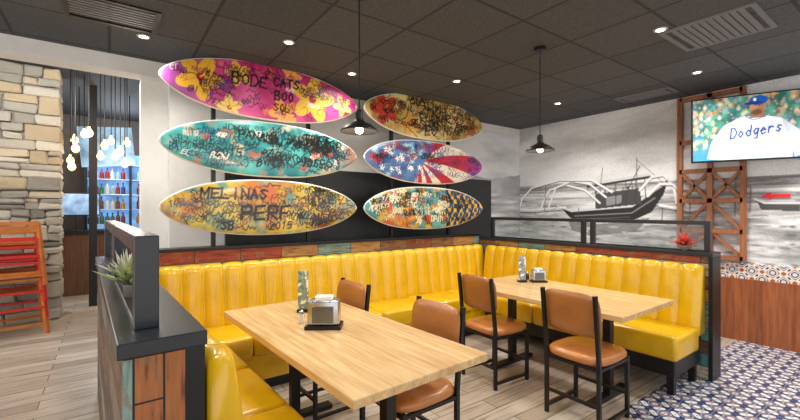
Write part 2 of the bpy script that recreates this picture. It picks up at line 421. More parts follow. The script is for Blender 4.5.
def mural_back():
    xs=np.linspace(3.0,5.69,200); zs=np.linspace(1.0,2.72,130); X,Z=np.meshgrid(xs,zs,indexing='ij')
    cl=vnoise(X*.6,Z*1.8,1.3,5,5); v=.94-.2*np.clip((cl-.55)*4,0,1); hz=1.73
    mh=hz+.05+.33*vnoise(X,X*0,1.0,44,4)*np.clip((X-3.6)/1.,0,1)
    v=np.where((Z<mh),.66+.2*(vnoise(X,Z,6,4,4)-.5),v); v=np.where(Z<hz,.68+.6*(vnoise(X,Z*8,2.2,8,5)-.5),v)
    rgb=(np.clip(v,0,1)[...,None]*np.array([.985,.99,1.0]))**2.2
    n,m_=X.shape; co=np.stack([X.ravel(),np.full(X.size,4.343),Z.ravel()],1); idx=np.arange(n*m_).reshape(n,m_)
    f=np.stack([idx[:-1,:-1],idx[1:,:-1],idx[1:,1:],idx[:-1,1:]],-1).reshape(-1,4)
    me=bpy.data.meshes.new('wall_mural'); me.from_pydata(co.tolist(),[],f.tolist()); setcol(me,rgb.reshape(-1,3))
    link('wall_mural',me,mat_attr('mural_print',.7),label='black and white mural panel of misty mountains',category='mural')
mural_back()

# red arrow on the mural
bm=bmesh.new(); pts=[(1.20,1.6),(1.12,1.64),(1.12,1.618),(.97,1.618),(.97,1.582),(1.12,1.582),(1.12,1.56)]
va=[bm.verts.new((5.688,y,z)) for y,z in pts]; vb=[bm.verts.new((5.680,y,z)) for y,z in pts]
bm.faces.new(va); bm.faces.new(vb[::-1])
for i in range(7): bm.faces.new((va[i],va[(i+1)%7],vb[(i+1)%7],vb[i]))
fin(bm,'arrow_sign',mat('red_paint','#e0262b',.5),label='red arrow sign on the mural wall',category='sign')

# lattice frame
def lattice():
    e=empty('lattice_screen',(5.64,1.64,.88),label='reddish wood lattice screen with crossed braces on wall',category='screen')
    W=.30;H=1.93
    beams('frame',[((0,-W,0),(0,-W,H)),((0,W,0),(0,W,H)),((0,0,0),(0,0,H))]+[((0,-W,z),(0,W,z)) for z in (.03,.33,.68,1.03,1.38,H-.03)],.05,M_lattice,e)
    for z0,z1 in ((.03,.33),(.33,.68),(.68,1.03)):
        for y0,y1 in ((-W,0),(0,W)):
            if (z0>.6): beams('brace',[((0.0,y0,z0),(0,y1,z1)),((0,y1,z0),(0,y0,z1))],.03,M_lattice,e)
            else: beams('brace',[((0,y0,z0),(0,y1,z1))] if y0<0 else [((0,y1,z0),(0,y0,z1))],.03,M_lattice,e)
lattice()

# ---------------- half walls
A=math.radians(2.3)
e=empty('half_wall',(.13,1.355,0),A,label='half wall clad in distressed planks beside the near booth bench',category='half wall')
box('panelling',(-.10,.012,0),(.10,2.64,1.035),M_colldark,e)
box('end_panel',(-.10,0,0),(.055,.012,1.03),M_collv,e)
box('end_post',(.055,0,0),(.11,.03,1.035),M_black,e)
box('cap',(-.115,-.012,1.035),(.115,2.64,1.08),M_cap,e,.004)
e=empty('half_wall',(.14,3.88,0),label='half wall with colourful distressed plank band behind the booth',category='half wall')
box('panelling',(0.005,-.07,0),(3.975,.07,1.10),M_coll,e)
box('cap',(0.005,-.085,1.10),(3.975,.085,1.125),M_black,e,.003)
e=empty('half_wall',(4.22,1.18,0),label='half wall with distressed plank band and black end post',category='half wall')
box('panelling',(-.09,.03,0),(.09,2.8,1.05),M_coll,e)
box('cap',(-.105,0,1.05),(.105,2.8,1.085),M_cap,e,.003)
box('end_post',(-.10,0,0),(.10,.03,1.05),M_black,e)

def divider(x,y0,y1,z,label,w=.06,H=.29,rot=0,glass=True):
    e=empty('divider_frame',(x,y0,z),rot,label=label,category='divider frame',group='black framed glass dividers on half walls')
    L=y1-y0; h=w/2
    boxes('frame',[((-h,0,0),(h,w,H)),((-h,L-w,0),(h,L,H)),((-h,w,H-w*.8),(h,L-w,H)),((-h,w,0),(h,L-w,w*.3))],M_cap,e,.003)
    if glass: box('glass_pane',(-.004,w,w*.3),(.004,L-w,H-w*.8),M_glass,e)
divider(.095,1.47,2.62,1.08,'black framed divider with succulents on the near half wall',.066,rot=A,glass=False)
divider(.047,2.70,3.80,1.08,'black framed glass divider at the far end of half wall',.066,rot=A)
divider(4.22,1.22,2.29,1.085,'black framed glass divider beside red succulent',.045,.27)
divider(4.22,2.35,3.68,1.085,'black framed glass divider near the booth corner',.045,.27)

# ---------------- booth benches
def backrest(parent,L,cw,loc,rot):
    prof=[(-.155,.40),(-.15,.48),(-.13,.65),(-.11,.82),(-.095,.92),(-.085,.955),(-.06,.98),(-.03,.985),(-.006,.97),(0,.94),(0,.40)]
    nc=max(1,round(L/cw)); per=12; n=nc*per
    bm=bmesh.new(); rows=[]
    for i in range(n+1):
        x=L*i/n; ph=(i%per)/per; bulge=.028*math.sqrt(max(0,math.sin(math.pi*ph)))if i%per else 0
        row=[]
        for k,(y,z) in enumerate(prof):
            f=1 if k<=5 else (.7 if k==6 else (.4 if k==7 else 0)); g=1 if k in(5,6,7) else 0
            row.append(bm.verts.new((x,y-(bulge-.02)*f if k<=7 else y,z+(bulge-.02)*.6*g)))
        rows.append(row)
    m=len(prof)
    for a,b in zip(rows,rows[1:]):
        for k in range(m): bm.faces.new((a[k],b[k],b[(k+1)%m],a[(k+1)%m]))
    bm.faces.new(rows[0]); bm.faces.new(rows[-1][::-1])
    o=fin(bm,'backrest',M_yellow,parent,True); o.location=loc; o.rotation_euler=(0,0,rot); return o
def cushion(parent,a,b):
    return box('seat_cushion',a,b,M_yellow,parent,.035,4,True)
G='yellow booth benches'
e=empty('booth_bench',(.25,3.80,0),label='yellow channel-tufted booth bench along the back half wall',category='bench',group=G)
backrest(e,3.95,.165,(-.1,0,0),0)
n=6; x0,x1=.06,3.73
for i in range(n): cushion(e,(x0+(x1-x0)*i/n,-.60,.29),(x0+(x1-x0)*(i+1)/n-.004,-.125,.465))
box('skirt',(x0,-.57,.09),(x1,-.03,.30),M_yellow,e,.01); box('plinth',(x0+.02,-.53,0),(x1-.02,-.05,.09),M_black,e)
e=empty('booth_bench',(.25,1.38,0),A,label='yellow vinyl booth bench along the near half wall',category='bench',group=G)
backrest(e,2.25,.165,(0,0,0),math.pi/2)
for i in range(3): cushion(e,(.125,i*.605,.29),(.53,(i+1)*.605-.004,.465))
box('skirt',(.03,.02,.09),(.50,1.79,.30),M_yellow,e,.01); box('plinth',(.05,.04,0),(.46,1.78,.09),M_black,e)
e=empty('booth_bench',(4.115,1.23,0),label='yellow vinyl booth bench against the plank half wall',category='bench',group=G)
backrest(e,2.40,.165,(0,2.40,0),-math.pi/2)
for i in range(3): cushion(e,(-.60,i*.655,.27),(-.125,(i+1)*.655-.004,.465))
box('skirt',(-.56,.03,.14),(-.03,1.96,.30),M_black,e,.01); 
for a,b in [((-.55,.04,0),(-.50,.09,.15)),((-.12,.04,0),(-.07,.09,.15)),((-.55,1.85,0),(-.5,1.9,.15)),((-.12,1.85,0),(-.07,1.9,.15))]: box('leg',a,b,M_black,e)

# ---------------- tables
def table(loc,w,l,rot,label):
    e=empty('dining_table',loc,rot,label=label,category='table',group='maple booth tables')
    box('table_top',(-w/2,-l/2,.71),(w/2,l/2,.75),M_table,e,.006)
    box('apron_frame',(-.06,-l/2+.2,.685),(.06,l/2-.2,.71),M_black,e)
    for sy in (-1,1):
        y=sy*(l/2-.3)
        box('leg',(-.03,y-.03,.035),(.03,y+.03,.69),M_black,e,.003)
        box('foot',(-.28,y-.035,0),(.28,y+.035,.035),M_black,e,.005)
    return e
table((1.07,2.145,0),.775,1.67,math.radians(3),'light maple table with black pedestal legs beside the near bench')
table((3.12,2.01,0),.85,1.50,math.radians(1),'light maple table with black pedestal legs before the plank half wall')

# ---------------- chairs (face +x, back at -x)
def chair():
    e=empty('dining_chair',(2.74,1.52,0),label='black steel chair with tan seat facing the table',category='chair',group='tan and black dining chairs')
    S=.19; t=.024
    for sx in (-1,1):
        for sy in (-1,1):
            bm=bmesh.new(); 
            if sx<0:
                bm_beam(bm,(-S,sy*S,0),(-S,sy*S,.46),t); bm_beam(bm,(-S,sy*S,.45),(-S-.05,sy*S,.90),t)
            else: bm_beam(bm,(S,sy*S,0),(S,sy*S,.43),t)
            fin(bm,'leg',M_black,e)
    beams_each('stretcher',[((-S,-S,.05),(S,-S,.05)),((-S,S,.05),(S,S,.05)),((S,-S,.17),(S,S,.17)),((-S,-S,.17),(-S,S,.17))],.02,M_black,e)
    beams('seat_frame',[((-S,-S,.41),(S,-S,.41)),((-S,S,.41),(S,S,.41)),((S,-S,.41),(S,S,.41)),((-S,-S,.41),(-S,S,.41))],.02,M_black,e)
    bm=bmesh.new(); prof=[(.0,.425),(.93,.425),(1,.44),(1,.462),(.95,.478),(.8,.486),(0,.49)]
    N=40; rings=[]
    for r,z in prof:
        ring=[]
        for i in range(N):
            a=2*math.pi*i/N; c_,s_=math.cos(a),math.sin(a); p=4.0
            k=(abs(c_)**p+abs(s_)**p)**(-1/p); ring.append(bm.verts.new((max(r,.01)*k*c_*.222+.01,max(r,.01)*k*s_*.215,z)))
        rings.append(ring)
    for a,b in zip(rings,rings[1:]):
        for i in range(N): bm.faces.new((a[i],a[(i+1)%N],b[(i+1)%N],b[i]))
    bm.faces.new(rings[0][::-1]); bm.faces.new(rings[-1]); fin(bm,'seat',M_tan,e,True)
    bm=bmesh.new(); nx=12; nz=8; F=[];B=[]
    for i in range(nx+1):
        u=-1+2*i/nx; f=[];b=[]
        for j in range(nz+1):
            v=-1+2*j/nz
            p=5; k=(abs(u)**p+abs(v)**p)**(1/p) if (u or v) else 0; mx=max(abs(u),abs(v))
            sc=mx/k if k>0 else 1
            uu,vv=u*sc,v*sc; th=.017*(1-(mx)**6*.85)
            y=uu*.205; z=.755+vv*.145; xo=-.19-.05*(z-.45)/.45+.02+.012-(1-uu*uu)*.012
            f.append(bm.verts.new((xo+th,y,z))); b.append(bm.verts.new((xo-th,y,z)))
        F.append(f);B.append(b)
    for i in range(nx):
        for j in range(nz):
            bm.faces.new((F[i][j],F[i+1][j],F[i+1][j+1],F[i][j+1])); bm.faces.new((B[i][j],B[i][j+1],B[i+1][j+1],B[i+1][j]))
    for i in range(nx):
        bm.faces.new((F[i][0],B[i][0],B[i+1][0],F[i+1][0])); bm.faces.new((F[i][nz],F[i+1][nz],B[i+1][nz],B[i][nz]))
    for j in range(nz):
        bm.faces.new((F[0][j],F[0][j+1],B[0][j+1],B[0][j])); bm.faces.new((F[nx][j],B[nx][j],B[nx][j+1],F[nx][j+1]))
    fin(bm,'backrest',M_tanback,e,True,label='brown leather backrest pad')
    return e
ch=chair()
dup(ch,(2.71,2.33,0),math.radians(-3),'black steel chair with tan seat pushed toward the table')
dup(ch,(1.37,1.80,0),math.radians(182),'black steel chair tucked under the near maple table')
dup(ch,(1.30,2.70,0),math.radians(182),'black steel chair tucked under far part of table')

# ---------------- surfboards
def outline(t): return max(.004,(1-abs(t)**2.35)**.62) if abs(t)<1 else .004
def flower(c,x,y,r,col,ctr='#f3d23a'):
    a0=random.uniform(0,6)
    for k in range(5):
        a=a0+k*2*math.pi/5; c.ell(x+math.cos(a)*r*.6,y+math.sin(a)*r*.6,r*.62,r*.36,s(col),1,a)
    for k in range(5):
        a=a0+k*2*math.pi/5; c.seg((x,y),(x+math.cos(a)*r*.9,y+math.sin(a)*r*.9),.008,s('#d9733a'),.6)
    c.ell(x,y,r*.2,r*.2,s('#b3202a')); c.seg((x,y),(x+r*.5,y+r*.4),.012,s(ctr))
def scribble(c,n,col,L,W,w=.006,xr=None):
    for k in range(n):
        x=random.uniform(*(xr or (-L*.42,L*.42))); hw=W/2*outline(x/(L/2))*.8; y=random.uniform(-hw,hw)
        pts=[(x,y)]; a=random.uniform(-.4,.4)
        st=random.choice([0,1])
        for j in range(random.randint(5,12)):
            if st: x+=.018; pts.append((x,y+random.uniform(-.03,.03)))
            else:
                a+=random.uniform(-1.3,1.3); x+=.022*math.cos(a)+.008; y+=.022*math.sin(a); pts.append((x,y))
        c.line(pts,w*random.uniform(.7,1.3),col,.9)
def sigs(c,n,cols,L,W,h=(.035,.06),w=.006,xr=None):
    for k in range(n):
        x=random.uniform(*(xr or (-L*.46,L*.40))); hw=W/2*outline(x/(L/2))*.82; y=random.uniform(-hw,hw*.85)
        t=''.join(random.choice('ABCDEGHIJKLMNOPRSTUVYZ') for _ in range(random.randint(2,5)))
        c.text(t,x,y,random.uniform(*h),random.choice(cols),w*random.uniform(.8,1.5),random.uniform(.4,.75),random.uniform(-.2,.4),.16,random.uniform(-.35,.35),.92)
def paint(kind,c,L,W):
    X,Z=c.X,c.Y; K=s('#17130f'); n_=len(c.xs)
    nz=vnoise(X,Z,5,kind*7+1,4); nz2=vnoise(X,Z,11,kind*9+3,3)
    if kind==0:
        c.rgb[:]=lerp3(s('#b81f68'),s('#e0559a'),np.clip(nz*2-.5,0,1))
        c.blend(0,n_,np.clip((-.55-X)/.2,0,1)*.6,s('#7a4aa0')); c.blend(0,n_,np.clip(nz2*6-3.8,0,1)*.6,s('#f08a3a'))
        for (x,y,r,cl) in ((-.62,.03,.17,'#efb93a'),(-.30,.12,.10,'#f2c14a'),(.42,.0,.20,'#f0c24a'),(.12,-.18,.12,'#eda94a'),(.76,-.02,.09,'#f3cf6a'),(-.38,-.2,.1,'#f2d36a'),(.2,.2,.09,'#f2a85a')): flower(c,x,y,r,cl)
        scribble(c,26,K,L,W,.007); sigs(c,44,[K,K,s('#5a1a50')],L,W); sigs(c,20,[s('#f6e6e0'),s('#4a2a8a'),s('#b0305a')],L,W,(.03,.045))
        c.text('BODE',-.36,.03,.10,K,.017); c.text('CATS',.02,.07,.08,K,.016); c.text('BOO',.03,-.06,.08,K,.016); c.text('SOL',.02,-.17,.07,K,.013)
    elif kind==1:
        c.rgb[:]=lerp3(s('#1c8088'),s('#5cc6c0'),np.clip(nz*2.2-.6,0,1))
        c.blend(0,n_,np.clip(nz2*4-2.6,0,1)*.7,s('#e07a30')); c.blend(0,n_,np.clip(vnoise(X,Z,7,77,3)*5-3.2,0,1),s('#e6dcb8')); c.blend(0,n_,np.clip((X-.75)/.1,0,1)*.6,s('#c9683a'))
        scribble(c,44,K,L,W,.008,(-.3,.7)); sigs(c,85,[K,K,s('#0d2b30'),s('#123f6a')],L,W); sigs(c,22,[K],L,W,(.06,.1),.011,(-.15,.6)); sigs(c,16,[s('#f2efe0'),s('#c9502a')],L,W,(.03,.05))
        c.text('2015',-.5,-.09,.07,K,.012); c.text('PANAMA',-.30,.08,.075,K,.013); c.text('TUFF',.32,.08,.10,K,.017); c.text('JOSE',.3,-.14,.08,K,.015)
    elif kind==2:
        c.rgb[:]=lerp3(s('#bf9432'),s('#dcc75c'),np.clip(nz*2.2-.6,0,1))
        c.blend(0,n_,np.clip(nz2*5-2.6,0,1)*.8,s('#3b8f94')); c.blend(0,n_,np.clip(vnoise(X,Z,6,91,3)*5-2.9,0,1)*.8,s('#d1622c'))
        scribble(c,44,K,L,W,.008); sigs(c,80,[K,K,s('#24606a'),s('#7a2a1a')],L,W); sigs(c,16,[K],L,W,(.06,.1),.012,(.1,.7))
        c.text('MELINAS',-.62,.08,.09,K,.020,.7); c.text('PERF',-.28,-.11,.12,K,.025,.75); c.text('SB',-.45,-.2,.07,K,.015); c.text('2015',-.02,-.21,.07,K,.012)
    elif kind==3:
        c.rgb[:]=lerp3(s('#b08f40'),s('#e2d092'),np.clip(nz*2-.5,0,1)); c.blend(0,n_,np.clip(nz2*5-2.7,0,1)*.6,s('#8a6a2c'))
        flower(c,-.68,.02,.17,'#c43a2c'); flower(c,-.3,-.1,.13,'#d8a04a'); flower(c,.45,.05,.16,'#e3cf90'); flower(c,.75,-.03,.1,'#c7823a')
        scribble(c,34,K,L,W,.009); sigs(c,50,[K,K,s('#6a3a1a')],L,W,(.04,.08),.009); sigs(c,12,[K],L,W,(.08,.13),.014,(-.35,.5))
    elif kind==4:
        ang=np.arctan2(Z,X+.15); st=(np.sin(ang*11+X*2)>0).astype(float)
        c.rgb[:]=lerp3(s('#e8dccb'),s('#c02a3c'),st)
        blue=np.clip((-.05-X+Z*.6)/.04,0,1); c.blend(0,n_,blue*.92,s('#2f6fa8'))
        c.blend(0,n_,blue*np.clip(nz2*5-2.8,0,1),s('#9fd0e0')); c.blend(0,n_,blue*np.clip(vnoise(X,Z,8,57,3)*6-3.4,0,1),s('#b8323f'))
        c.blend(0,n_,np.clip((X-.6)/.2,0,1)*.7,s('#7c3fa0'))
        for k in range(14):
            x=random.uniform(-.9,-.1); y=random.uniform(-.15,.15); a0=random.random()
            for q in range(5): c.seg((x,y),(x+.03*math.cos(a0+q*1.2566),y+.03*math.sin(a0+q*1.2566)),.014,s('#f2efe6'))
        scribble(c,30,s('#202a5a'),L,W,.007); sigs(c,55,[K,s('#22408a'),s('#8a1f30')],L,W,(.035,.07),.007)
    else:
        c.rgb[:]=lerp3(s('#2f7f96'),s('#5fb3b0'),np.clip(nz*2-.5,0,1)); c.blend(0,n_,np.clip(nz2*6-2.9,0,1)*.9,s('#e0b23a')); c.blend(0,n_,np.clip(vnoise(X,Z,8,17,3)*6-3.4,0,1),s('#c95a34'))
        right=np.clip((X-.25)/.05,0,1); ch_=((np.sin(X*60)*np.sin(Z*55))>0).astype(float)
        col=lerp3(s('#e2b52e'),s('#23406e'),ch_); c.rgb[:]=c.rgb*(1-right[...,None]*.9)+col*right[...,None]*.9
        for k in range(5): c.line([(.3+k*.12,-.25),(.4+k*.12,0),(.3+k*.12,.25)],.03,s('#1f3866'))
        scribble(c,30,K,L,W,.008); sigs(c,60,[K,K,s('#f0e8c8')],L,W,(.04,.08),.009,(-.9,.2)); sigs(c,12,[K],L,W,(.04,.07),.008,(.2,.7))
    hw=np.array([W/2*outline(x/(L/2)) for x in c.xs])[:,None]
    a=np.clip((np.abs(Z)-(hw-.014))/.006,0,1); a=np.maximum(a,np.clip((np.abs(X)-(L/2-.02))/.008,0,1)); c.blend(0,n_,a,s('#e9e4da'))
def surfboard(kind,cx,cz,L,W,label,tilt=0):
    nx,nz=380,110; th=.05
    t=np.sin(np.linspace(-math.pi/2,math.pi/2,nx))*.5+np.linspace(-1,1,nx)*.5
    hw=np.array([W/2*outline(q) for q in t]); v=np.linspace(-1,1,nz)
    X=np.repeat((t*L/2)[:,None],nz,1); Z=hw[:,None]*v[None,:]
    c=Canvas(X,Z,.006); paint(kind,c,L,W)
    thick=th/2*np.sqrt(np.clip(1-v**4,0,1))[None,:]*np.clip(hw[:,None]/(W*.18),0,1)
    rock=.03*(t**4)[:,None]*np.ones((1,nz))
    Yf=-thick-rock; Yb=thick-rock
    co=np.concatenate([np.stack([X.ravel(),Yf.ravel(),Z.ravel()],1),np.stack([X.ravel(),Yb.ravel(),Z.ravel()],1)])
    idx=np.arange(nx*nz).reshape(nx,nz); q=lambda I:np.stack([I[:-1,:-1],I[1:,:-1],I[1:,1:],I[:-1,1:]],-1).reshape(-1,4)
    f=q(idx).tolist()+q(idx+nx*nz)[:,::-1].tolist()
    me=bpy.data.meshes.new('surfboard'); me.from_pydata(co.tolist(),[],f)
    rgb=np.concatenate([c.rgb.reshape(-1,3),np.tile(np.array(s('#e2ddd2')),(nx*nz,1))]); setcol(me,rgb)
    o=link('surfboard',me,mat_attr('painted_surfboard',.3,coat=.2),None,True,(cx,3.86,cz),label=label,category='surfboard',group='graffiti surfboards hung in two columns')
    o.rotation_euler=(0,tilt,0)
surfboard(0,1.26,2.58,1.87,.535,'pink surfboard with yellow hibiscus flowers and black signatures')
surfboard(1,1.26,2.03,1.87,.53,'turquoise surfboard covered in black handwritten names')
surfboard(2,1.26,1.475,1.87,.53,'yellow and teal surfboard with bold black lettering')
surfboard(3,3.24,2.60,1.92,.54,'gold surfboard with red flower and black scribbles')
surfboard(4,3.24,2.045,1.92,.54,'red white and blue surfboard with stars and rays')
surfboard(5,3.24,1.475,1.92,.53,'teal and yellow surfboard with navy checks')
for x in (.76,1.67,2.72,3.64):
    e=empty('support_pole',(x,3.923,1.125),label='black square steel pole holding surfboards',category='pole',group='black poles behind the surfboards')
    box('pole',(-.018,-.018,0),(.018,.018,1.705),M_black,e)
    for z in (1.475,2.035,2.585): box('bracket',(-.03,-.038,z-1.125-.03),(.03,-.018,z-1.125+.03),M_black,e)

# ---------------- television
def tv():
    W,H=1.16,.66
    e=empty('television',(5.18,1.66,1.98),math.radians(-66.5),label='wall-mounted flat television showing a baseball game',category='television')
    box('bezel',(-.015,0.0,-.015),(W+.015,.045,H+.015),M_black,e,.004)
    box('mount_arm',(W*.5-.04,.04,H*.4),(W*.5+.04,.30,H*.6),M_black,e)
    nx,nz=300,170; xs=np.linspace(0,W,nx); zs=np.linspace(0,H,nz); X,Z=np.meshgrid(xs,zs,indexing='ij'); c=Canvas(X,Z,.005)
    v=vnoise(X,Z,14,3,3)
    c.rgb[:]=lerp3(s('#2a5a52'),s('#5aa08c'),np.clip(v*2-.5,0,1))
    for k in range(330):
        x=random.uniform(0,W); z=random.uniform(.1,H); col=s(random.choice(['#b8946f','#d8d2ca','#c9742c','#2d5fa8','#7a3a2a','#e0d292','#3a5c50','#86a8b8']))
        c.ell(x,z,.016,.022,col,.6,soft=.8); c.ell(x,z+.026,.009,.011,s('#c09a7c'),.6,soft=.8)
    c.polyg([(0,0),(W,0),(W,.17),(0,.12)],s('#3f86c0'),.85); c.polyg([(.85,.0),(W,0),(W,.1),(.85,.08)],s('#c9a070'),.8)
    wj='#d2d7e0'
    c.polyg([(.22,0),(.21,.22),(.26,.36),(.40,.44),(.56,.45),(.72,.40),(.80,.28),(.80,0)],s(wj))
    c.polyg([(.26,.36),(.16,.20),(.12,.02),(.24,0),(.27,.18)],s('#b9bfcb')); c.polyg([(.72,.40),(.86,.26),(.92,.05),(.82,0),(.77,.2)],s('#b3bac7'))
    for (x,y,rx,ry,a_) in ((.32,.14,.04,.18,.2),(.70,.18,.05,.20,-.2),(.46,.1,.03,.16,.1),(.62,.32,.08,.03,.3),(.36,.36,.06,.02,.5)): c.ell(x,y,rx,ry,s('#98a0b0'),.5,a_,soft=1)
    for (x,y) in ((.40,.30),(.52,.38),(.55,.15)): c.ell(x,y,.05,.06,s('#f4f5f8'),.6,0,soft=1)
    c.polyg([(.47,.42),(.60,.42),(.585,.50),(.49,.50)],s('#9a6e52'))
    c.ell(.54,.535,.062,.085,s('#b58462')); c.ell(.565,.52,.03,.06,s('#8f634a'),.6,soft=.8); c.ell(.53,.478,.045,.03,s('#4a3226'),.8,soft=.6)
    c.ell(.545,.60,.072,.05,s('#1f4fa0')); c.ell(.50,.575,.075,.016,s('#163c80')); c.ell(.515,.61,.012,.016,s('#f2f2f2'))
    c.ell(.52,.548,.006,.004,s('#1c120c')); c.ell(.55,.548,.006,.004,s('#1c120c')); c.line([(.52,.50),(.545,.498)],.005,s('#6a3a2c'))
    c.line([(.53,.42),(.52,.2),(.53,0)],.005,s('#aab0bc'))
    c.line([(.44,.45),(.50,.40),(.55,.41),(.62,.45)],.008,s('#2353a0'))
    c.text('Dodgers',.32,.22,.105,s('#1b3f9c'),.013,.42,.2,.02,.12)
    co=np.stack([X.ravel(),np.full(X.size,-.003),Z.ravel()],1); idx=np.arange(nx*nz).reshape(nx,nz)
    f=np.stack([idx[:-1,:-1],idx[1:,:-1],idx[1:,1:],idx[:-1,1:]],-1).reshape(-1,4)
    me=bpy.data.meshes.new('screen'); me.from_pydata(co.tolist(),[],f.tolist()); setcol(me,c.rgb.reshape(-1,3))
    link('screen',me,mat_attr('tv_picture',.2,emit=.6),e)
tv()

# ---------------- pendants
def pendant(loc,zb,label):
    e=empty('pendant_lamp',(loc[0],loc[1],zb),label=label,category='pendant lamp',group='black pendant lamps over tables')
    H=2.83-zb
    bm=bmesh.new(); bm_cyl(bm,(0,0,.13),(0,0,H-.02),.004); fin(bm,'cord',M_black,e)
    bm=bmesh.new(); bm_cyl(bm,(0,0,H-.03),(0,0,H),.05); fin(bm,'canopy',M_black,e)
    bm=bmesh.new(); lathe(bm,[(.012,.15),(.02,.145),(.026,.13),(.026,.085),(.04,.07),(.075,.055),(.115,.022),(.12,.01),(.112,.012),(.07,.045),(.02,.055)],28); fin(bm,'shade',M_black,e,True)
    bm=bmesh.new(); bmesh.ops.create_uvsphere(bm,u_segments=16,v_segments=10,radius=.026,matrix=Matrix.Translation((0,0,.024))); fin(bm,'bulb',M_emit,e,True)
    l=bpy.data.lights.new('pendant_light','POINT'); l.energy=14; l.color=(1,.85,.65); l.shadow_soft_size=.05
    o=bpy.data.objects.new('pendant_light',l); COL.objects.link(o); o.parent=e; o.location=(0,0,-.03)
pendant((1.28,2.2),1.935,'small black pendant lamp on long cord over near table')
pendant((2.96,2.05),1.94,'small black pendant lamp hanging over the far table')

# ---------------- ceiling fixtures
def downlight(x,y,E=66,z=2.83):
    e=empty('ceiling_downlight',(x,y,z),label='small recessed round ceiling downlight',category='ceiling light',group='recessed ceiling downlights')
    bm=bmesh.new(); lathe(bm,[(.045,0),(.05,-.004),(.045,-.010),(.034,-.010),(.034,0)],24); fin(bm,'trim_ring',M_trim,e,True)
    bm=bmesh.new(); lathe(bm,[(.0,-.004),(.032,-.004),(.030,-.009),(.0,-.009)],20); fin(bm,'lens',M_emit,e)
    l=bpy.data.lights.new('downlight_lamp','SPOT'); l.energy=E; l.spot_size=math.radians(150); l.spot_blend=.9; l.shadow_soft_size=.12; l.color=(1,.94,.86)
    o=bpy.data.objects.new('downlight_lamp',l); COL.objects.link(o); o.parent=e; o.location=(0,0,-.04)
for p in ((1.19,3.19),(.22,3.76),(1.98,3.55),(4.68,2.98,120),(4.75,1.49,125),(3.0,3.1),(2.0,1.5),(3.4,1.3),(.5,1.4),(4.0,-.3),(1.6,-.4),(-.9,1.8),(-.9,3.6),(5.1,.3,110)): downlight(*p)
def vent(x,y,w,l,m,label):
    e=empty('ceiling_vent',(x,y,2.83),label=label,category='air vent')
    mm=mat('grey_ceiling_vent','#74757a',.7,0,.05) if m=='l' else M_black
    boxes('frame',[((-w/2,-l/2,-.012),(w/2,-l/2+.03,0)),((-w/2,l/2-.03,-.012),(w/2,l/2,0)),((-w/2,-l/2+.03,-.012),(-w/2+.03,l/2-.03,0)),((w/2-.03,-l/2+.03,-.012),(w/2,l/2-.03,0))],mm,e)
    n=int(l/.045)
    for i in range(1,n-1):
        y0=-l/2+.02+i*(l-.04)/n; box('louvre',(-w/2+.03,y0,-.010),(w/2-.03,y0+(.036 if m=='l' else .015),-.004),mm if m=='l' else mat('grey_metal','#8a8b8d',.4,.3),e)
vent(5.2,2.15,.28,.6,'l','pale grey linear ceiling vent grille')
vent(3.75,1.05,.58,.58,'l','square pale grey ceiling return vent')
vent(.02,3.45,.55,.42,'d','black ceiling vent grille with grey louvres')

# ---------------- table top items
def dispenser(loc,rot,k,label):
    e=empty('napkin_dispenser',loc,rot,label=label,category='napkin dispenser',group='table napkin dispensers')
    bm=bmesh.new(); bm_box(bm,(-.095*k,-.06*k,0),(.095*k,.06*k,.02*k),.004); fin(bm,'base',M_black,e)
    bm=bmesh.new(); bm_box(bm,(-.085*k,-.05*k,.02*k),(.085*k,.05*k,.15*k),.012*k,3)
    for v in bm.verts:
        if v.co.z>.08*k: v.co.x*=.93; v.co.y*=.9
    fin(bm,'body',M_steel,e,True)
    box('face_plate',(-.055*k,-.057*k,.035*k),(.055*k,-.047*k,.12*k),mat('smoky_plate','#6a6d70',.2,.6),e,.003)
    box('napkin',(-.045*k,-.03*k,.14*k),(.045*k,.03*k,.168*k),mat('paper_white','#e6e3dc',.8),e,.003)
dispenser((1.04,2.2,.75),math.radians(-35),1.12,'steel napkin dispenser with smoky face on near table')
dispenser((3.38,2.36,.75),math.radians(-35),.8,'steel napkin dispenser on far maple table')
def menu(loc,rot,col,h,label):
    e=empty('menu_card',loc,rot,label=label,category='menu',group='standing table menu cards')
    box('holder',(-.04,-.03,0),(.04,.03,.02),M_black,e,.003)
    t=NT('menu_print_'+str(round(h*100))); x,y,z=t.xyz(); nz=t.noise(t.tc.outputs['Object'],22,2)
    cc=t.ramp(nz,[(0,'#f0ede4'),(.45,col),(.58,'#3f7fa0'),(.66,'#efece2')],True); t.L.new(cc,t.b.inputs['Base Color'])
    box('card',(-.035,-.004,.015),(.035,.004,h),t.m,e)
menu((1.08,2.62,.75),math.radians(-30),'#8f9a7c',.28,'tall printed menu card in black holder')
menu((3.25,2.45,.75),math.radians(-30),'#8f9a9c',.25,'tall printed menu card by napkin dispenser')
def shaker(x,y,c,label):
    e=empty('shaker',(x,y,.75),label=label,category='shaker',group='salt and pepper shakers')
    bm=bmesh.new(); lathe(bm,[(.018,0),(.02,.01),(.016,.05),(.014,.06)],14); fin(bm,'body',mat('shaker_'+c,c,.2),e,True)
    bm=bmesh.new(); lathe(bm,[(.016,.058),(.017,.065),(.012,.078),(.002,.082)],14); fin(bm,'lid',M_steel,e,True)
shaker(.96,2.36,'#e8e4dc','glass salt shaker with steel lid'); shaker(3.33,2.52,'#e8e4dc','glass salt shaker beside napkin dispenser'); shaker(3.40,2.50,'#3a302a','pepper shaker beside napkin dispenser')

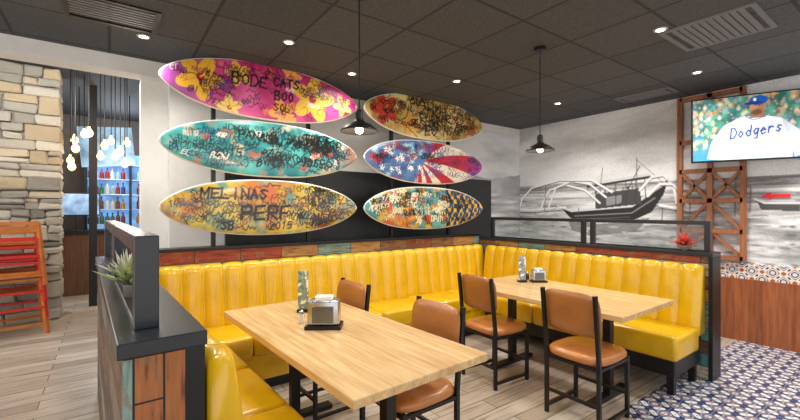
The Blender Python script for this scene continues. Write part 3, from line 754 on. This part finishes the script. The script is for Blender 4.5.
# succulents
def succulent(x,y,z,cols,label,n=26,R=.08):
    e=empty('potted_succulent',(x,y,z),label=label,category='plant')
    bm=bmesh.new(); lathe(bm,[(.022,0),(.028,.045),(.03,.05),(.026,.05),(.024,.04),(.001,.04)],16); fin(bm,'pot',mat('stone_pot','#7d7a74',.8),e,True)
    bm=bmesh.new()
    for i in range(n):
        a=i*2.4; up=.15+.8*i/n
        d=Vector((math.cos(a)*(1-up),math.sin(a)*(1-up),up+.15)).normalized()*R*random.uniform(.9,1.4)
        side=Vector((-math.sin(a),math.cos(a),0))*.012; b=Vector((0,0,.045))
        p=[b,b+d*.5+side,b+d*1.0,b+d*.5-side]; q=b+d*.5+Vector((0,0,-.008))
        vs=[bm.verts.new(v) for v in p]; qv=bm.verts.new(q); tv_=bm.verts.new(b+d*.5+Vector((0,0,.006)))
        for k in range(4): bm.faces.new((vs[k],vs[(k+1)%4],tv_)); bm.faces.new((vs[(k+1)%4],vs[k],qv))
    fin(bm,'foliage',mat('foliage_'+cols,cols,.5,0,.3,30),e,True)
succulent(.07,1.95,1.10,'#8a9a5a','green succulent in small grey pot inside divider frame',26,.11)
succulent(.06,2.25,1.10,'#b8b8a0','pale grey-green succulent inside divider frame',26,.10)
succulent(4.165,1.40,1.085,'#c5342c','red succulent in grey pot on half wall',34,.11)

# ---------------- high chairs
def highchair(loc,rot,m,label):
    e=empty('high_chair',loc,rot,label=label,category='high chair',group='stacked wooden high chairs')
    H=.74; a=.25; b=.19
    for sx in (-1,1):
        for sy in (-1,1):
            beams('leg',[((sx*a,sy*a,0),(sx*b,sy*b*.95,H))],.034,m,e)
    beams_each('rung',[((-a+.01,-a+.01,.12),(a-.01,-a+.01,.12)),((-a+.01,a-.01,.12),(a-.01,a-.01,.12)),((-.235,-.235,.22),(-.235,.235,.22)),((.235,-.235,.22),(.235,.235,.22))],.026,m,e)
    box('seat',(-.2,-.2,.48),(.2,.2,.50),m,e,.005)
    beams_each('armrail',[((-.2,-.19,.64),(.2,-.19,.64)),((-.2,.19,.64),(.2,.19,.64)),((-.195,-.2,.73),(-.195,.2,.73)),((.195,-.19,.64),(.195,.19,.64)),((-.2,-.2,.72),(.2,-.2,.72)),((-.2,.2,.72),(.2,.2,.72))],.030,m,e)
    beams_each('back_slat',[((-.2,.2,.60),(.2,.2,.60)),((-.2,.2,.67),(.2,.2,.67))],.024,m,e)
M_or=mat('orange_wood','#c0702a',.45,0,.15); M_red=mat('red_paint_wood','#c8281c',.4,0,.12)
highchair((-.88,6.45,0),math.radians(10),M_or,'orange-brown wooden high chair at bottom of stack')
highchair((-.89,6.46,.19),math.radians(10),M_red,'red wooden high chair in the stack')
highchair((-.90,6.46,.38),math.radians(10),M_red,'red wooden high chair in upper stack')
highchair((-.90,6.46,.57),math.radians(10),M_or,'orange-brown wooden high chair on top of stack')

# ---------------- bar
e=empty('bar_counter',(0,8.7,0),label='dark wood bar counter with black top',category='bar counter')
box('front',(-1.6,0,0),(1.4,.5,1.05),m_wood('dark_bar_wood','#5a3a26','#7a5238','z',.4,.15),e)
box('worktop',(-1.65,-.06,1.05),(1.45,.56,1.1),M_black,e,.005)
e=empty('back_bar_shelf',(.15,9.95,0),label='back bar shelving unit lit pale blue holding bottles',category='shelf')
box('cabinet',(-.5,-.15,0),(.9,.25,.95),M_dark,e)
box('lit_back_panel',(-.5,.205,.95),(.9,.235,2.6),mat('blue_lit_panel','#6f9fe0',.5,emit=.9,var=.5,scale=3),e)
for z in (1.15,1.45,1.75,2.05,2.35): box('shelf',(-.5,-.1,z),(.9,.2,z+.02),mat('glass_shelf','#c8d8e0',.2,0,.05),e)
for x in (-.52,.2,.92): box('upright',(x-.02,-.12,.95),(x+.02,.25,2.6),M_black,e)
bm=bmesh.new(); lathe(bm,[(.035,0),(.037,.01),(.037,.13),(.03,.155),(.013,.18),(.012,.225),(.015,.227),(.015,.245)],12)
bmesh.ops.recalc_face_normals(bm,faces=bm.faces); bme=bpy.data.meshes.new('bottle'); bm.to_mesh(bme); bm.free()
bmats=[mat('bottle_%d'%i,c,.15) for i,c in enumerate(['#7a3f1c','#d8d4c8','#3a6a40','#2b4f8c','#b9862c','#a02c2c','#9fc4d0'])]
bmeshes=[]
for bmx in bmats:
    q=bme.copy(); q.materials.append(bmx)
    for p in q.polygons: p.use_smooth=True
    bmeshes.append((q,bmx.name))
lab={'bottle_0':'amber liquor bottle on back bar shelf','bottle_1':'clear liquor bottle on back bar shelf','bottle_2':'green liquor bottle on back bar shelf','bottle_3':'blue liquor bottle on back bar shelf','bottle_4':'golden liquor bottle on back bar shelf','bottle_5':'red liquor bottle on back bar shelf','bottle_6':'pale blue liquor bottle on back bar shelf'}
for z in (1.17,1.47,1.77,2.07):
    for i in range(12):
        x=-.30+i*.088+random.uniform(-.005,.005)
        if abs(x-.35)<.06: continue
        me_,nm=random.choice(bmeshes)
        o=bpy.data.objects.new('bottle',me_); COL.objects.link(o); o.location=(x,9.93,z+.001); o.scale=(1,1,random.uniform(.8,1.05)); tag(o,label=lab[nm],category='bottle',group='bottles on the back bar shelves')
e=empty('projection_screen',(-.02,7.9,2.15),math.radians(12),label='pale blue lit screen hanging above the bar',category='screen')
bm=bmesh.new(); bm_box(bm,(-.36,0,0),(.36,.03,.62),.004)
for v in bm.verts: v.co.z+=v.co.x*.12; v.co.x+= (v.co.z-.3)*-.1
fin(bm,'panel',mat('screen_glow','#86aedb',.5,emit=.35,var=.6,scale=3.5),e)
beams_each('hanger',[((-.36,.015,.56),(-.36,.015,1.18)),((.3,.015,.64),(.3,.015,1.18))],.012,M_black,e)
e=empty('television',(-.42,8.9,1.35),math.radians(15),label='blue glowing television behind the bar',category='television')
box('bezel',(-.3,0,0),(.3,.05,.4),M_black,e,.004); box('screen',(-.28,-.004,.02),(.28,0,.38),mat('blue_screen','#7fa5d8',.3,emit=.6,var=.6,scale=6),e)
box('stand',(-.05,.0,-.25),(.05,.05,0),M_black,e)
box('support_column',(-.25,7.6,0),(-.15,7.7,3.33),M_black,label='slim black column beside the bar',category='column')
for (x,y,z) in ((-.36,6.6,2.35),(-.42,6.9,2.12),(-.28,7.0,2.5),(-.05,6.5,2.3),(-.1,6.9,2.2),(.06,6.3,2.15),(.12,6.6,2.25),(.16,6.2,2.05),(-.2,6.2,2.4),(-.33,6.2,2.2),(.02,6.9,2.42),(-.38,6.45,2.0),(.2,6.8,2.4)):
    e=empty('edison_bulb_pendant',(x,y,z),label='bare warm filament bulb hanging on black cord',category='pendant lamp',group='bare bulb pendants above bar')
    bm=bmesh.new(); bm_cyl(bm,(0,0,.06),(0,0,3.33-z),.006,n=8); fin(bm,'cord',M_black,e)
    bm=bmesh.new(); lathe(bm,[(.002,-.06),(.028,-.045),(.042,-.015),(.036,.015),(.016,.045),(.012,.07)],14); fin(bm,'bulb',M_bulb,e,True)
def plight(x,y,z,E,c=(1,.9,.78),r=.25):  # added fill light to brighten the bar area, no fixture behind it
    l=bpy.data.lights.new('bar_fill_light','POINT'); l.energy=E; l.color=c; l.shadow_soft_size=r
    o=bpy.data.objects.new('bar_fill_light',l); COL.objects.link(o); o.location=(x,y,z)
plight(-.9,5.6,2.9,105,(1,.93,.84)); plight(.3,7.4,1.9,45,(1,.86,.68)); plight(.2,9.2,2.8,60,(.8,.9,1)); plight(-1.2,8,2.9,60)

# ---------------- world & camera
w=bpy.data.worlds.new('world'); scn.world=w; w.use_nodes=True
bg=w.node_tree.nodes['Background']; bg.inputs[0].default_value=(1,.985,.96,1); bg.inputs[1].default_value=1.7
cd=bpy.data.cameras.new('camera'); cam=bpy.data.objects.new('camera',cd); COL.objects.link(cam)
cd.sensor_width=36; cd.lens=18; cd.clip_start=.05
cam.location=(0,0,1.45); cam.rotation_euler=(math.radians(90),0,math.radians(54-90))
scn.camera=cam
